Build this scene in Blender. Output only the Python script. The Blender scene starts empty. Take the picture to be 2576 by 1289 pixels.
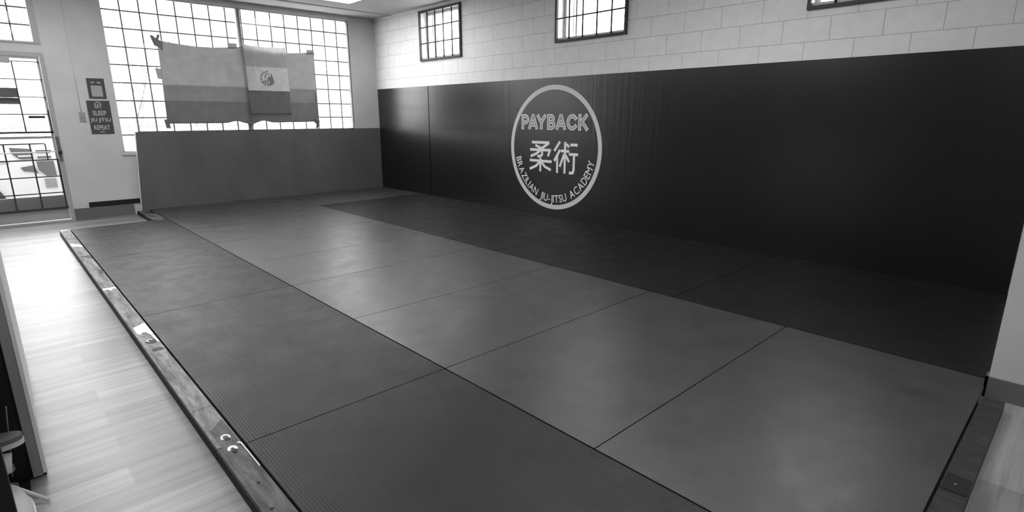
import bpy, bmesh, math, random
from mathutils import Vector, Matrix
random.seed(7)
S = bpy.context.scene
C = S.collection

# ------------------------------------------------------------------ camera
# z = 0 is the top of the mats; the room floor lies 55 mm lower.
FLOOR = -0.055
YAW, PITCH, ROLL, FPX = 0.7539, 0.2491, -0.0011, 1386.87
F = Vector((math.sin(YAW)*math.cos(PITCH), math.cos(YAW)*math.cos(PITCH), -math.sin(PITCH)))
R0 = Vector((math.cos(YAW), -math.sin(YAW), 0)); U0 = R0.cross(F)
Rv = math.cos(ROLL)*R0 + math.sin(ROLL)*U0; Uv = -math.sin(ROLL)*R0 + math.cos(ROLL)*U0
cd = bpy.data.cameras.new('camera'); cam = bpy.data.objects.new('camera', cd); C.objects.link(cam)
cam.matrix_world = Matrix(((Rv.x, Uv.x, -F.x, -5.5366), (Rv.y, Uv.y, -F.y, -9.5702), (Rv.z, Uv.z, -F.z, 1.3386), (0, 0, 0, 1)))
cd.sensor_width = 36; cd.lens = 36*FPX/2576; cd.clip_start = 0.02; cd.clip_end = 400
S.camera = cam

# ------------------------------------------------------------------ world, daylight, exposure
w = bpy.data.worlds.new('world'); S.world = w; w.use_nodes = True
bg = w.node_tree.nodes['Background']
bg.inputs[0].default_value = (1, 1, 1, 1)
bg.inputs[1].default_value = 7.4          # flat white overcast sky
S.view_settings.view_transform = 'Standard'; S.view_settings.look = 'None'
S.view_settings.gamma = 1; S.view_settings.use_curve_mapping = False
S.view_settings.exposure = 0.5
S.cycles.max_bounces = 10; S.cycles.diffuse_bounces = 6; S.cycles.transparent_max_bounces = 16
def portal(loc, rot, sx, sy):
    l = bpy.data.lights.new('daylight_portal', 'AREA'); l.shape = 'RECTANGLE'; l.size = sx; l.size_y = sy
    l.cycles.is_portal = True
    o = bpy.data.objects.new('daylight_portal', l); C.objects.link(o); o.location = loc; o.rotation_euler = rot
HP = math.pi/2
portal((-2.3, .24, 1.9), (-HP, 0, 0), 3.7, 2.2)
portal((-5.3, .24, 1.55), (-HP, 0, 0), 1.1, 3.1)
portal((.26, -1.98, 2.62), (0, -HP, math.pi), .8, 1.1)
portal((.26, -5.02, 2.62), (0, -HP, math.pi), .8, 1.1)
portal((.26, -8.05, 2.62), (0, -HP, math.pi), .8, 1.1)
PANEL = 13.5                                # brightness of the ceiling light panels

sl = bpy.data.lights.new('sun', 'SUN'); sl.energy = 5.0; sl.angle = .2
so = bpy.data.objects.new('sun', sl); C.objects.link(so)
so.rotation_euler = Vector((.45, .75, -.75)).to_track_quat('-Z', 'Y').to_euler()   # high behind the building, lights the street side
# ------------------------------------------------------------------ materials
def mat(name, base=.5, rough=.6, spec=.5, metal=0.):
    m = bpy.data.materials.new(name); m.use_nodes = True
    b = m.node_tree.nodes['Principled BSDF']
    b.inputs['Base Color'].default_value = (base, base, base, 1)
    b.inputs['Roughness'].default_value = rough
    b.inputs['Specular IOR Level'].default_value = spec
    b.inputs['Metallic'].default_value = metal
    return m
def N(m, t, **kw):
    n = m.node_tree.nodes.new(t)
    for k, v in kw.items():
        if k in n.inputs: n.inputs[k].default_value = v
        else: setattr(n, k, v)
    return n
def L(m, a, b): m.node_tree.links.new(a, b)
def P(m): return m.node_tree.nodes['Principled BSDF']
def coords(m, scale=(1, 1, 1), rot=(0, 0, 0), world=True):
    if world:
        s = N(m, 'ShaderNodeNewGeometry').outputs['Position']
    else:
        s = N(m, 'ShaderNodeTexCoord').outputs['Object']
    mp = N(m, 'ShaderNodeMapping'); mp.inputs['Scale'].default_value = scale; mp.inputs['Rotation'].default_value = rot
    L(m, s, mp.inputs[0]); return mp.outputs[0]
def ramp(m, fac, stops):
    r = N(m, 'ShaderNodeValToRGB'); e = r.color_ramp.elements
    while len(e) < len(stops): e.new(.5)
    for i, (p, v) in enumerate(stops):
        e[i].position = p; e[i].color = (v, v, v, 1)
    L(m, fac, r.inputs[0]); return r.outputs[0]
def noise(m, vec, scale, detail=4, rough=.6):
    n = N(m, 'ShaderNodeTexNoise'); n.inputs['Scale'].default_value = scale; n.inputs['Detail'].default_value = detail
    n.inputs['Roughness'].default_value = rough; L(m, vec, n.inputs['Vector']); return n.outputs[0]
def bump(m, h, strength=.3, dist=.01):
    b = N(m, 'ShaderNodeBump'); b.inputs['Strength'].default_value = strength; b.inputs['Distance'].default_value = dist
    L(m, h, b.inputs['Height'])
    p = P(m).inputs['Normal']
    if p.is_linked: L(m, p.links[0].from_socket, b.inputs['Normal'])
    L(m, b.outputs[0], p)
def mul(m, a, b):
    x = N(m, 'ShaderNodeMix', data_type='RGBA', blend_type='MULTIPLY'); x.inputs[0].default_value = 1
    L(m, a, x.inputs[6]); L(m, b, x.inputs[7]); return x.outputs[2]

M = {}
# painted plaster
m = M['plaster'] = mat('painted_plaster', .7, .7, .3)
L(m, ramp(m, noise(m, coords(m), 2.2, 5), [(.3, .49), (.7, .56)]), P(m).inputs['Base Color'])
bump(m, noise(m, coords(m), 60, 3), .15, .004)
m = M['ceiling'] = mat('ceiling_paint', .5, .8, .2)
L(m, ramp(m, noise(m, coords(m), 1.6, 4), [(.3, .46), (.7, .55)]), P(m).inputs['Base Color'])
# painted concrete block, 16 x 8 inch courses, on the x = const wall
def block_mat(name, swap):
    m = mat(name, .62, .55, .4)
    s = N(m, 'ShaderNodeNewGeometry').outputs['Position']
    sp = N(m, 'ShaderNodeSeparateXYZ'); L(m, s, sp.inputs[0])
    cb = N(m, 'ShaderNodeCombineXYZ')
    a1 = N(m, 'ShaderNodeMath', operation='ADD'); a1.inputs[1].default_value = 40*.4064 + .194 + .2032
    a2 = N(m, 'ShaderNodeMath', operation='ADD'); a2.inputs[1].default_value = 20*.2032 - 1.7784
    L(m, sp.outputs['Y' if swap else 'X'], a1.inputs[0]); L(m, sp.outputs['Z'], a2.inputs[0])
    L(m, a1.outputs[0], cb.inputs[0]); L(m, a2.outputs[0], cb.inputs[1])
    br = N(m, 'ShaderNodeTexBrick'); br.offset = .5
    br.inputs['Scale'].default_value = 1; br.inputs['Brick Width'].default_value = .4064; br.inputs['Row Height'].default_value = .2032
    br.inputs['Mortar Size'].default_value = .0032; br.inputs['Mortar Smooth'].default_value = .35; br.inputs['Bias'].default_value = 0
    br.inputs['Color1'].default_value = (1, 1, 1, 1); br.inputs['Color2'].default_value = (.98, .98, .98, 1); br.inputs['Mortar'].default_value = (.62, .7, .7, 1)
    L(m, cb.outputs[0], br.inputs['Vector'])
    n = ramp(m, noise(m, coords(m), 9, 6, .7), [(.3, .82), (.7, .90)])
    L(m, mul(m, br.outputs['Color'], n), P(m).inputs['Base Color'])
    h = N(m, 'ShaderNodeMath', operation='MULTIPLY'); h.inputs[1].default_value = -1; L(m, br.outputs['Fac'], h.inputs[0])
    bump(m, h.outputs[0], .8, .006)
    bump(m, noise(m, coords(m), 70, 4, .7), .35, .006)
    return m
M['block'] = block_mat('painted_block', True)
# vinyl plank floor, planks laid along x
m = M['floor'] = mat('vinyl_plank', .5, .34, .5)
v = coords(m)
br = N(m, 'ShaderNodeTexBrick'); br.offset = .37; br.offset_frequency = 2
for k, val in (('Scale', 1), ('Brick Width', 1.22), ('Row Height', .15), ('Mortar Size', .0012), ('Mortar Smooth', .2), ('Bias', 0.)): br.inputs[k].default_value = val
br.inputs['Color1'].default_value = (1.0, 1.0, 1.0, 1); br.inputs['Color2'].default_value = (.66, .66, .66, 1); br.inputs['Mortar'].default_value = (.75, .75, .75, 1)
L(m, v, br.inputs['Vector'])
st = ramp(m, noise(m, coords(m, (.9, 16, 1)), 1.3, 6, .65), [(.32, .17), (.5, .27), (.7, .34)])
gr = ramp(m, noise(m, coords(m, (2.5, 60, 1)), 2, 3, .6), [(.3, .86), (.7, 1.0)])
L(m, mul(m, mul(m, br.outputs['Color'], st), gr), P(m).inputs['Base Color'])
bump(m, noise(m, coords(m, (3, 60, 1)), 2, 3), .12, .003)
# judo mats: embossed vinyl. ribs run along y on the aisle strip
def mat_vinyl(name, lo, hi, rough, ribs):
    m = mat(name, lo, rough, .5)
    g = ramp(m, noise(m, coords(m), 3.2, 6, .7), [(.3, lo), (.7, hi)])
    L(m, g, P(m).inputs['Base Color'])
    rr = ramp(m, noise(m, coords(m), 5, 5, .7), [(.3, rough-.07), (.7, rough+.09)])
    L(m, rr, P(m).inputs['Roughness'])
    wv = N(m, 'ShaderNodeTexWave', wave_type='BANDS', bands_direction='X'); wv.inputs['Scale'].default_value = 25 if ribs else 55
    wv.inputs['Distortion'].default_value = .6 if ribs else 1.5; wv.inputs['Detail'].default_value = 2; wv.inputs['Detail Scale'].default_value = 3
    L(m, coords(m), wv.inputs['Vector'])
    bump(m, wv.outputs['Fac'], .24 if ribs else .12, .003 if ribs else .001)
    bump(m, noise(m, coords(m, (1, .35, 1)), 150, 3), .25, .002)
    return m
M['mat_ribbed'] = mat_vinyl('charcoal_ribbed_vinyl', .026, .036, .42, True); P(M['mat_ribbed']).inputs['Specular IOR Level'].default_value = .25; P(M['mat_ribbed']).inputs['IOR'].default_value = 1.4
M['mat_grey'] = mat_vinyl('grey_vinyl', .031, .044, .34, False); P(M['mat_grey']).inputs['Specular IOR Level'].default_value = .75; P(M['mat_grey']).inputs['IOR'].default_value = 1.5
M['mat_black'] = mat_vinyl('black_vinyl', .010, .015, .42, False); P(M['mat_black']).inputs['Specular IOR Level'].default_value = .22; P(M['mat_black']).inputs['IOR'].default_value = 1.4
m = M['foam'] = mat('mat_foam_edge', .02, .9, .1)
# wall padding: black vinyl with vertical ripples
def pad_mat(name, base, rough, rip):
    m = mat(name, base, rough, .5)
    L(m, ramp(m, noise(m, coords(m, (1, 1, .5)), 2, 5, .6), [(.3, base*.85), (.7, base*1.25)]), P(m).inputs['Base Color'])
    bump(m, noise(m, coords(m, (1, 9, .25)), 2.2, 3, .6), rip, .02)
    bump(m, noise(m, coords(m, (2, 30, 1.2)), 2, 3, .6), rip*.5, .004)
    return m
M['pad_side'] = pad_mat('black_wall_vinyl', .005, .28, .09); P(M['pad_side']).inputs['Specular IOR Level'].default_value = .8; P(M['pad_side']).inputs['IOR'].default_value = 1.5
M['pad_front'] = pad_mat('charcoal_wall_vinyl', .095, .5, .12)
# rough sawn timber
def timber_mat(name, lo, hi):
    m = mat(name, lo, .6, .4)
    a = ramp(m, noise(m, coords(m, (9, 1.6, 9)), 2.4, 8, .72), [(.34, lo*.35), (.47, lo), (.6, hi), (.72, hi*1.15)])
    b = ramp(m, noise(m, coords(m, (40, 2.2, 40)), 1.4, 4, .6), [(.3, .7), (.7, 1.)])
    L(m, mul(m, a, b), P(m).inputs['Base Color'])
    bump(m, noise(m, coords(m, (30, 2.5, 30)), 2, 5), .6, .004)
    return m
M['timber'] = timber_mat('weathered_timber', .17, .31)
M['timber_mid'] = timber_mat('weathered_timber_mid', .07, .13)
M['timber_dark'] = timber_mat('dark_timber', .02, .035)
M['black_paint'] = mat('black_paint', .008, .6, .3)
M['iron'] = mat('black_iron', .035, .5, .4)
M['grille'] = mat('grey_painted_bar', .11, .5, .4)
M['frame'] = mat('pale_window_frame', .55, .5, .4)
M['frame_mid'] = mat('grey_window_frame', .2, .5, .4)
M['doorframe'] = mat('door_frame_paint', .34, .45, .4)
M['metal'] = mat('brushed_metal', .6, .3, .5, 1)
M['baseboard'] = mat('rubber_baseboard', .12, .5, .4)
M['white'] = mat('white_plastic', .75, .45, .4)
M['ringprint'] = mat('pale_grey_print', .75, .5, .3)
M['greyprint'] = mat('mid_grey_print', .46, .5, .3)
M['whiteprint'] = mat('white_print', .97, .5, .3)
M['poster'] = mat('dark_poster_card', .055, .5, .4)
M['posterink'] = mat('poster_white_ink', .52, .6, .3)
M['qr'] = mat('pale_poster_panel', .34, .6, .3)
M['switch'] = mat('grey_switch_plate', .28, .5, .4)
M['tape'] = mat('white_paint_patch', .8, .5, .4)
M['sole'] = mat('sandal_footbed', .12, .7, .3)
M['strap'] = mat('pale_canvas', .5, .7, .3)
M['board'] = mat('laminate_board', .22, .5, .4)
M['edge'] = mat('painted_edge_highlight', .6, .4, .5)
# glass
m = M['glass'] = bpy.data.materials.new('window_glass'); m.use_nodes = True
nt = m.node_tree; nt.nodes.remove(P(m))
tr = N(m, 'ShaderNodeBsdfTransparent'); tr.inputs[0].default_value = (.93, .93, .93, 1)
gl = N(m, 'ShaderNodeBsdfGlossy'); gl.inputs['Roughness'].default_value = .03
fr = N(m, 'ShaderNodeFresnel'); fr.inputs[0].default_value = 1.3
mx = N(m, 'ShaderNodeMixShader'); gb = N(m, 'ShaderNodeNewGeometry'); ff = N(m, 'ShaderNodeMath', operation='SUBTRACT'); ff.inputs[0].default_value = 1; L(m, gb.outputs['Backfacing'], ff.inputs[1])
fm = N(m, 'ShaderNodeMath', operation='MULTIPLY'); L(m, fr.outputs[0], fm.inputs[0]); L(m, ff.outputs[0], fm.inputs[1]); L(m, fm.outputs[0], mx.inputs[0]); L(m, tr.outputs[0], mx.inputs[1]); L(m, gl.outputs[0], mx.inputs[2])
L(m, mx.outputs[0], nt.nodes['Material Output'].inputs[0])
# cloth that lets daylight through
def cloth(name, stops, trans, axis='Z'):
    m = mat(name, .3, .85, .1)
    sp = N(m, 'ShaderNodeSeparateXYZ'); L(m, N(m, 'ShaderNodeNewGeometry').outputs['Position'], sp.inputs[0])
    mr = N(m, 'ShaderNodeMapRange'); mr.inputs[1].default_value = 1.2; mr.inputs[2].default_value = 2.5
    L(m, sp.outputs[axis], mr.inputs[0])
    r = N(m, 'ShaderNodeValToRGB'); r.color_ramp.interpolation = 'CONSTANT'
    e = r.color_ramp.elements
    while len(e) < len(stops): e.new(.5)
    for i, (p, v) in enumerate(stops): e[i].position = max(0, (p-1.2)/1.3); e[i].color = (v, v, v, 1)
    L(m, mr.outputs[0], r.inputs[0])
    c = mul(m, r.outputs[0], ramp(m, noise(m, coords(m), 9, 3), [(.3, .88), (.7, 1.)]))
    L(m, c, P(m).inputs['Base Color'])
    t = N(m, 'ShaderNodeBsdfTranslucent'); x = N(m, 'ShaderNodeMixShader'); x.inputs[0].default_value = trans
    L(m, c, t.inputs[0]); L(m, P(m).outputs[0], x.inputs[1]); L(m, t.outputs[0], x.inputs[2])
    L(m, x.outputs[0], m.node_tree.nodes['Material Output'].inputs[0]); return m
M['flag'] = cloth('striped_flag_cloth', [(1.2, .22), (1.56, .28), (1.78, .38)], .6)
M['tricolor'] = cloth('tricolour_flag_cloth', [(1.2, .32), (1.738, .85), (2.102, .62)], .6)
M['flag_mark'] = mat('pale_flag_mark', .45, .8, .1)
M['crest'] = mat('dark_crest_print', .16, .8, .1)
# outdoors
M['asphalt'] = mat('asphalt', .4, .9, .1); M['concrete'] = mat('pale_concrete', .45, .9, .1)
M['bark'] = mat('bare_bark', .15, .9, .1); M['carpaint'] = mat('white_car_paint', .3, .3, .5)
M['carglass'] = mat('tinted_car_glass', .12, .15, .5); M['tyre'] = mat('tyre_rubber', .02, .8, .2)
M['lampdark'] = mat('dark_lamp_lens', .045, .3, .5); M['siding'] = mat('pale_siding', .6, .8, .1); M['darkglass'] = mat('dark_window_pane', .03, .9, .05)
m = M['hedge'] = mat('hedge_leaves', .18, .9, .1)
L(m, ramp(m, noise(m, coords(m), 2.4, 8, .8), [(.35, .10), (.5, .24), (.65, .5)]), P(m).inputs['Base Color'])
m = M['panel'] = bpy.data.materials.new('ceiling_panel_diffuser'); m.use_nodes = True
em = N(m, 'ShaderNodeEmission'); em.inputs[1].default_value = PANEL; L(m, em.outputs[0], m.node_tree.nodes['Material Output'].inputs[0])

# ------------------------------------------------------------------ mesh helpers
def box(bm, x0, x1, y0, y1, z0, z1):
    x0, x1 = sorted((x0, x1)); y0, y1 = sorted((y0, y1)); z0, z1 = sorted((z0, z1))
    v = [bm.verts.new(p) for p in ((x0, y0, z0), (x1, y0, z0), (x1, y1, z0), (x0, y1, z0), (x0, y0, z1), (x1, y0, z1), (x1, y1, z1), (x0, y1, z1))]
    for f in ((0, 3, 2, 1), (4, 5, 6, 7), (0, 1, 5, 4), (1, 2, 6, 5), (2, 3, 7, 6), (3, 0, 4, 7)): bm.faces.new([v[i] for i in f])
def tube(bm, pts, r, n=8, r1=None):
    pts = [Vector(p) for p in pts]; rings = []
    for i, p in enumerate(pts):
        d = (pts[min(i+1, len(pts)-1)] - pts[max(i-1, 0)]).normalized()
        a = d.orthogonal().normalized() if i == 0 else (rings_a - d*rings_a.dot(d)).normalized()
        rings_a = a; b = d.cross(a)
        rr = r if r1 is None else r + (r1-r)*i/(len(pts)-1)
        rings.append([bm.verts.new(p + rr*(math.cos(2*math.pi*k/n)*a + math.sin(2*math.pi*k/n)*b)) for k in range(n)])
    for A, B in zip(rings, rings[1:]):
        for k in range(n): bm.faces.new((A[k], A[(k+1) % n], B[(k+1) % n], B[k]))
    bm.faces.new(rings[0][::-1]); bm.faces.new(rings[-1])
def prism(bm, poly, fn, t0, t1):
    """poly in (u, v); fn(u, v, t) -> xyz"""
    a = [bm.verts.new(fn(u, v, t0)) for u, v in poly]; b = [bm.verts.new(fn(u, v, t1)) for u, v in poly]
    bm.faces.new(a[::-1]); bm.faces.new(b)
    n = len(poly)
    for i in range(n): bm.faces.new((a[i], a[(i+1) % n], b[(i+1) % n], b[i]))
def obj(name, bm, m, parent=None, bevel=0, smooth=False, loc=None):
    if callable(bm):
        b = bmesh.new(); bm(b); bm = b
    if bevel:
        bmesh.ops.bevel(bm, geom=[e for e in bm.edges if len(e.link_faces) == 2 and e.calc_face_angle(0) > .6], offset=bevel, segments=2, affect='EDGES', profile=.6)
    bmesh.ops.recalc_face_normals(bm, faces=bm.faces)
    me = bpy.data.meshes.new(name); bm.to_mesh(me); bm.free()
    me.materials.append(M[m] if isinstance(m, str) else m)
    if smooth:
        for p in me.polygons: p.use_smooth = True
    o = bpy.data.objects.new(name, me); C.objects.link(o)
    if parent is not None: attach(o, parent)
    return o
def attach(o, parent):
    o.parent = parent; o.matrix_parent_inverse = parent.matrix_world.inverted()
def tag(o, label, cat=None, group=None):
    o['label'] = label
    if cat: o['category'] = cat
    if group: o['group'] = group
    return o
def thing(name, label, cat, loc=(0, 0, 0), group=None):
    o = bpy.data.objects.new(name, None); o.empty_display_size = .1; C.objects.link(o); o.location = loc
    o.matrix_world = Matrix.Translation(loc)
    return tag(o, label, cat, group)
def struct(o): o['kind'] = 'structure'; return o
def boxes(*bs):
    def f(bm):
        for b in bs: box(bm, *b)
    return f
def text_obj(name, body, m, parent, frame, size, bold=0., depth=.001, sx=1., space=1.):
    """flat lettering centred on frame (origin, right, up); returns the mesh object"""
    cu = bpy.data.curves.new('text', 'FONT'); cu.body = body; cu.size = size; cu.align_x = 'CENTER'; cu.align_y = 'CENTER'
    cu.offset = bold; cu.extrude = depth/2; cu.space_character = space; cu.resolution_u = 6
    t = bpy.data.objects.new('text', cu); C.objects.link(t)
    bpy.context.view_layer.update()
    me = bpy.data.meshes.new_from_object(t.evaluated_get(bpy.context.evaluated_depsgraph_get()))
    bpy.data.objects.remove(t); bpy.data.curves.remove(cu)
    if len(me.vertices) == 0: return None
    return me
def fit_text(name, body, m, parent, org, right, up, W, H, bold=0., lift=0., depth=.001, space=1.):
    """text stretched to a W x H box centred on org"""
    me = text_obj(name, body, m, parent, None, 1., bold, 0., 1., space)
    xs = [v.co.x for v in me.vertices]; ys = [v.co.y for v in me.vertices]
    cx, cy = (min(xs)+max(xs))/2, (min(ys)+max(ys))/2; w, h = max(xs)-min(xs), max(ys)-min(ys)
    right, up = Vector(right), Vector(up); nrm = right.cross(up)
    for v in me.vertices:
        x, y = (v.co.x-cx)*W/w, (v.co.y-cy)*H/h
        v.co = Vector(org) + right*x + up*y + nrm*(lift)
    me.materials.clear(); me.materials.append(M[m]); me.name = name
    o = bpy.data.objects.new(name, me); C.objects.link(o)
    if depth:
        md = o.modifiers.new('thick', 'SOLIDIFY'); md.thickness = depth; md.offset = 0
    if parent is not None: attach(o, parent)
    return o

# ------------------------------------------------------------------ room shell
XL, YB, CZ = -8.6, -12.6, 3.05
XR, YF = .03, .05                  # inner faces of the block wall and the window wall
def wall_cells(bm, axis, at0, at1, u0, u1, v0, v1, holes):
    us = sorted({u0, u1, *[h[0] for h in holes], *[h[1] for h in holes]}); vs = sorted({v0, v1, *[h[2] for h in holes], *[h[3] for h in holes]})
    for i in range(len(us)-1):
        for j in range(len(vs)-1):
            a, b, c, d = us[i], us[i+1], vs[j], vs[j+1]; mu, mv = (a+b)/2, (c+d)/2
            if any(h[0] < mu < h[1] and h[2] < mv < h[3] for h in holes): continue
            if axis == 'y': box(bm, a, b, at0, at1, c, d)
            else: box(bm, at0, at1, a, b, c, d)
WIN = (-4.10, -.47, .835, 2.975)       # front window opening
DOOR = (-5.86, -4.79, FLOOR, 2.13); TRANS = (-5.86, -4.79, 2.245, 3.0); SIDE = (-8.1, -6.2, .8, 2.97)
bm = bmesh.new(); wall_cells(bm, 'y', YF, .25, XL-.2, XR, FLOOR, CZ, [WIN, DOOR, TRANS]); struct(obj('wall_front', bm, 'plaster'))
RW = [(-2.518, -1.44, 2.24, 2.985), (-5.56, -4.48, 2.262, 3.0), (-8.59, -7.515, 2.27, 3.0)]
bm = bmesh.new(); wall_cells(bm, 'x', XR, XR+.24, YB-.2, .25, FLOOR, CZ, [r for r in RW]); struct(obj('wall_right', bm, 'block'))
struct(obj('wall_left', boxes((XL-.2, XL, YB, YF, FLOOR, CZ)), mat('dark_wall_paint', .12, .7, .3)))
struct(obj('wall_back', boxes((XL-.2, XR, YB-.2, YB, FLOOR, CZ)), 'plaster'))
# stub wall at the near right, beyond the end of the mats
struct(obj('wall_partition', boxes((-2.02, XR, YB, -9.36, FLOOR, CZ)), 'plaster'))
struct(obj('baseboard_partition', boxes((-2.032, -2.02, YB, -9.348, FLOOR, FLOOR+.11), (-2.032, -1.95, -9.36, -9.348, FLOOR, FLOOR+.11)), 'baseboard', bevel=.003))
struct(obj('floor', boxes((XL-.2, XR+.2, YB-.2, .25, FLOOR-.1, FLOOR)), 'floor'))
struct(obj('ceiling', boxes((XL-.2, XR+.24, YB-.2, .25, CZ, CZ+.1)), 'ceiling'))
struct(obj('trim_1', boxes((XL, XR, -.545, -.515, CZ-.012, CZ)), 'ceiling'))
struct(obj('trim_2', boxes((XL, -.12, YF-.02, YF, 2.985, 3.02)), 'plaster'))
# front baseboard and the black strip above it
struct(obj('baseboard_front', boxes((-4.785, -4.09, YF-.012, YF, FLOOR, .10)), 'baseboard', bevel=.003))
struct(obj('trim_3', boxes((-4.61, -4.0, YF-.014, YF, .105, .172)), 'black_paint', bevel=.002))

# ------------------------------------------------------------------ windows
# front window, outside security grille
def bar(bm, x0, x1, y, z0, z1, r):
    if x0 == x1: box(bm, x0-r, x0+r, y-r, y+r, z0, z1)
    else: box(bm, x0, x1, y-r, y+r, z0-r, z0+r)
w1 = struct(thing('window_1', '', '', (-2.3, .1, .84)))
def frame_f(bm):
    a, b, c, d = WIN; t = .035
    box(bm, a, a+.012, .05, .2, c, d); box(bm, b-.012, b, .05, .2, c, d); box(bm, a, b, .09, .2, d-.02, d); box(bm, a, b, .05, .2, c, c+.02)
obj('window_frame', frame_f, 'frame', w1)
obj('mullion', boxes((-2.335, -2.30, .07, .13, .85, 2.96), (-2.315, -2.285, .0, .07, .85, 2.6) if 0 else (-2.34, -2.335, .07, .13, .85, 2.96)), 'frame_mid', w1)
obj('mullion', boxes((-2.36, -2.34, .065, .125, .85, 2.96)), 'frame', w1)
obj('side_bar', boxes((-.507, -.489, .06, .12, .85, 2.96)), 'frame_mid', w1)
obj('window_sill', boxes((-4.12, -.45, .03, .12, .80, .84)), 'plaster', w1, bevel=.004)
obj('glass', boxes((-4.09, -2.35, .085, .09, .85, 2.96), (-2.31, -.5, .085, .09, .85, 2.96)), 'glass', w1)
GX = [-4.085, -3.86, -3.63, -3.403, -3.176, -2.948, -2.722, -2.493, -2.265, -2.04, -1.813, -1.588, -1.36, -1.131, -.905, -.678]
GZ = [.84, 1.077, 1.319, 1.554, 1.799, 2.042, 2.281, 2.526, 2.759]
gr = bmesh.new()
for x in GX: tube(gr, [(x, .14, .84), (x, .14, 2.97)], .0105, 6)
for z in GZ: tube(gr, [(-4.1, .15, z), (-.47, .15, z)], .0105, 6)
obj('security_grille', gr, 'grille', w1)
# transom over the door
w0 = struct(thing('window_2', '', '', (-5.3, .1, 2.25)))
obj('window_frame', boxes((-4.86, -4.79, .04, .12, 2.235, 3.0), (-5.86, -5.80, .04, .12, 2.235, 3.0), (-5.80, -4.86, .04, .12, 2.235, 2.262), (-5.80, -4.86, .04, .12, 2.97, 3.0)), 'doorframe', w0, bevel=.004)
obj('glass', boxes((-5.80, -4.86, .085, .09, 2.262, 2.97)), 'glass', w0)
gr = bmesh.new()
for x in (-5.048, -5.29, -5.53): tube(gr, [(x, .13, 2.25), (x, .13, 2.98)], .0105, 6)
for z in (2.467, 2.672, 2.88): tube(gr, [(-5.83, .14, z), (-4.83, .14, z)], .0105, 6)
obj('security_grille', gr, 'grille', w0)
# high windows in the block wall
def high_window(n, y0, y1, z0, z1, bars, hz, dark):
    wn = struct(thing('window_%d' % n, '', '', (.1, (y0+y1)/2, z0)))
    obj('window_frame', boxes((.16, .22, y0, y0+.045, z0, z1), (.16, .22, y1-.045, y1, z0, z1), (.16, .22, y0+.045, y1-.045, z0, z0+.05), (.16, .22, y0+.045, y1-.045, z1-.045, z1),
        (.17, .20, y1-.215, y1-.19, z0+.05, z1-.045), (.17, .20, y1-.16, y1-.15, z0+.05, z1-.045)), 'frame', wn, bevel=.003)
    obj('window_sill', boxes((.03, .16, y0, y1, z0-.002, z0+.035)), 'frame', wn, bevel=.003)
    obj('glass', boxes((.188, .192, y0+.045, y1-.045, z0+.05, z1-.045)), 'glass', wn)
    t = .022
    obj('guard_frame', boxes((.0, .03, y0-.01, y0+t, z0-.02, z1+.01), (.0, .03, y1-t, y1+.01, z0-.02, z1+.01), (.0, .03, y0+t, y1-t, z0-.02, z0+.008), (.0, .03, y0+t, y1-t, z1-.025, z1+.01)), 'iron', wn, bevel=.002)
    g = bmesh.new()
    for y in bars: tube(g, [(.022, y, z0), (.022, y, z1)], .010, 8)
    for z in hz: tube(g, [(.012, y0, z), (.012, y1, z)], .009, 8)
    obj('guard_bars', g, 'iron', wn, smooth=True)
    return wn
high_window(3, *RW[0], [-1.65, -1.865, -2.08, -2.30], [2.49, 2.735], 0)
high_window(4, *RW[1], [-4.695, -4.912, -5.13, -5.345], [2.525, 2.77], 0)
high_window(5, *RW[2], [-7.73, -7.947, -8.163, -8.38], [2.53, 2.775], 0)

# ------------------------------------------------------------------ entrance door
dr = struct(thing('door_1', '', '', (-5.3, .1, FLOOR)))
obj('door_frame', boxes((-4.835, -4.79, .02, .14, FLOOR, 2.13), (-5.86, -5.815, .02, .14, FLOOR, 2.13), (-5.815, -4.835, .02, .14, 2.085, 2.13), (-5.86, -4.79, -.01, .2, FLOOR-.001, FLOOR+.02)), 'doorframe', dr, bevel=.004)
obj('door_leaf', boxes((-4.868, -4.84, .04, .09, FLOOR+.03, 2.08), (-5.81, -5.77, .04, .09, FLOOR+.03, 2.08), (-5.77, -4.868, .04, .09, 2.05, 2.08), (-5.77, -4.868, .04, .09, FLOOR+.03, .10), (-5.77, -4.868, .05, .08, 1.055, 1.085)), 'doorframe', dr, bevel=.003)
obj('kick_panel', boxes((-5.77, -4.868, .09, .11, .06, .30)), mat('grey_kick_panel', .24, .6, .3), dr)
obj('glass', boxes((-5.77, -4.868, .064, .068, .10, 2.05)), 'glass', dr)
g = bmesh.new()
tk = .008
for x in (-5.115, -5.372, -5.63): box(g, x-.007, x+.007, .02, .034, 1.137, 2.012)
for x in (-5.11, -5.366, -5.63): box(g, x-.008, x+.008, .02, .034, .135, .992)
for z in (2.012, 1.795, 1.578, 1.365): box(g, -5.80, -4.85, .012, .024, z-.006, z+.006)
for z in (.562, .345): box(g, -5.80, -4.85, .012, .024, z-.007, z+.007)
box(g, -5.80, -4.84, .012, .03, 1.125, 1.148); box(g, -5.80, -4.84, .012, .03, .12, .148)
box(g, -5.80, -4.85, .012, .03, .774, .790); box(g, -5.80, -4.955, .012, .03, .984, .998); box(g, -4.962, -4.948, .012, .03, .78, .99)
box(g, -4.866, -4.845, .012, .034, .13, .785); box(g, -4.862, -4.845, .012, .034, 1.13, 1.42)
obj('security_grille', g, 'iron', dr)
obj('push_bar', lambda b: tube(b, [(-5.79, -.02, .885), (-4.86, -.02, .885)], .0075, 10), 'white', dr, smooth=True)
obj('door_handle', lambda b: (tube(b, [(-4.815, .02, .885), (-4.815, -.03, .885)], .022, 14)), 'iron', dr, smooth=True)
obj('lock_plate', boxes((-4.84, -4.80, .01, .02, .76, 1.08)), 'grille', dr, bevel=.002)
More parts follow.
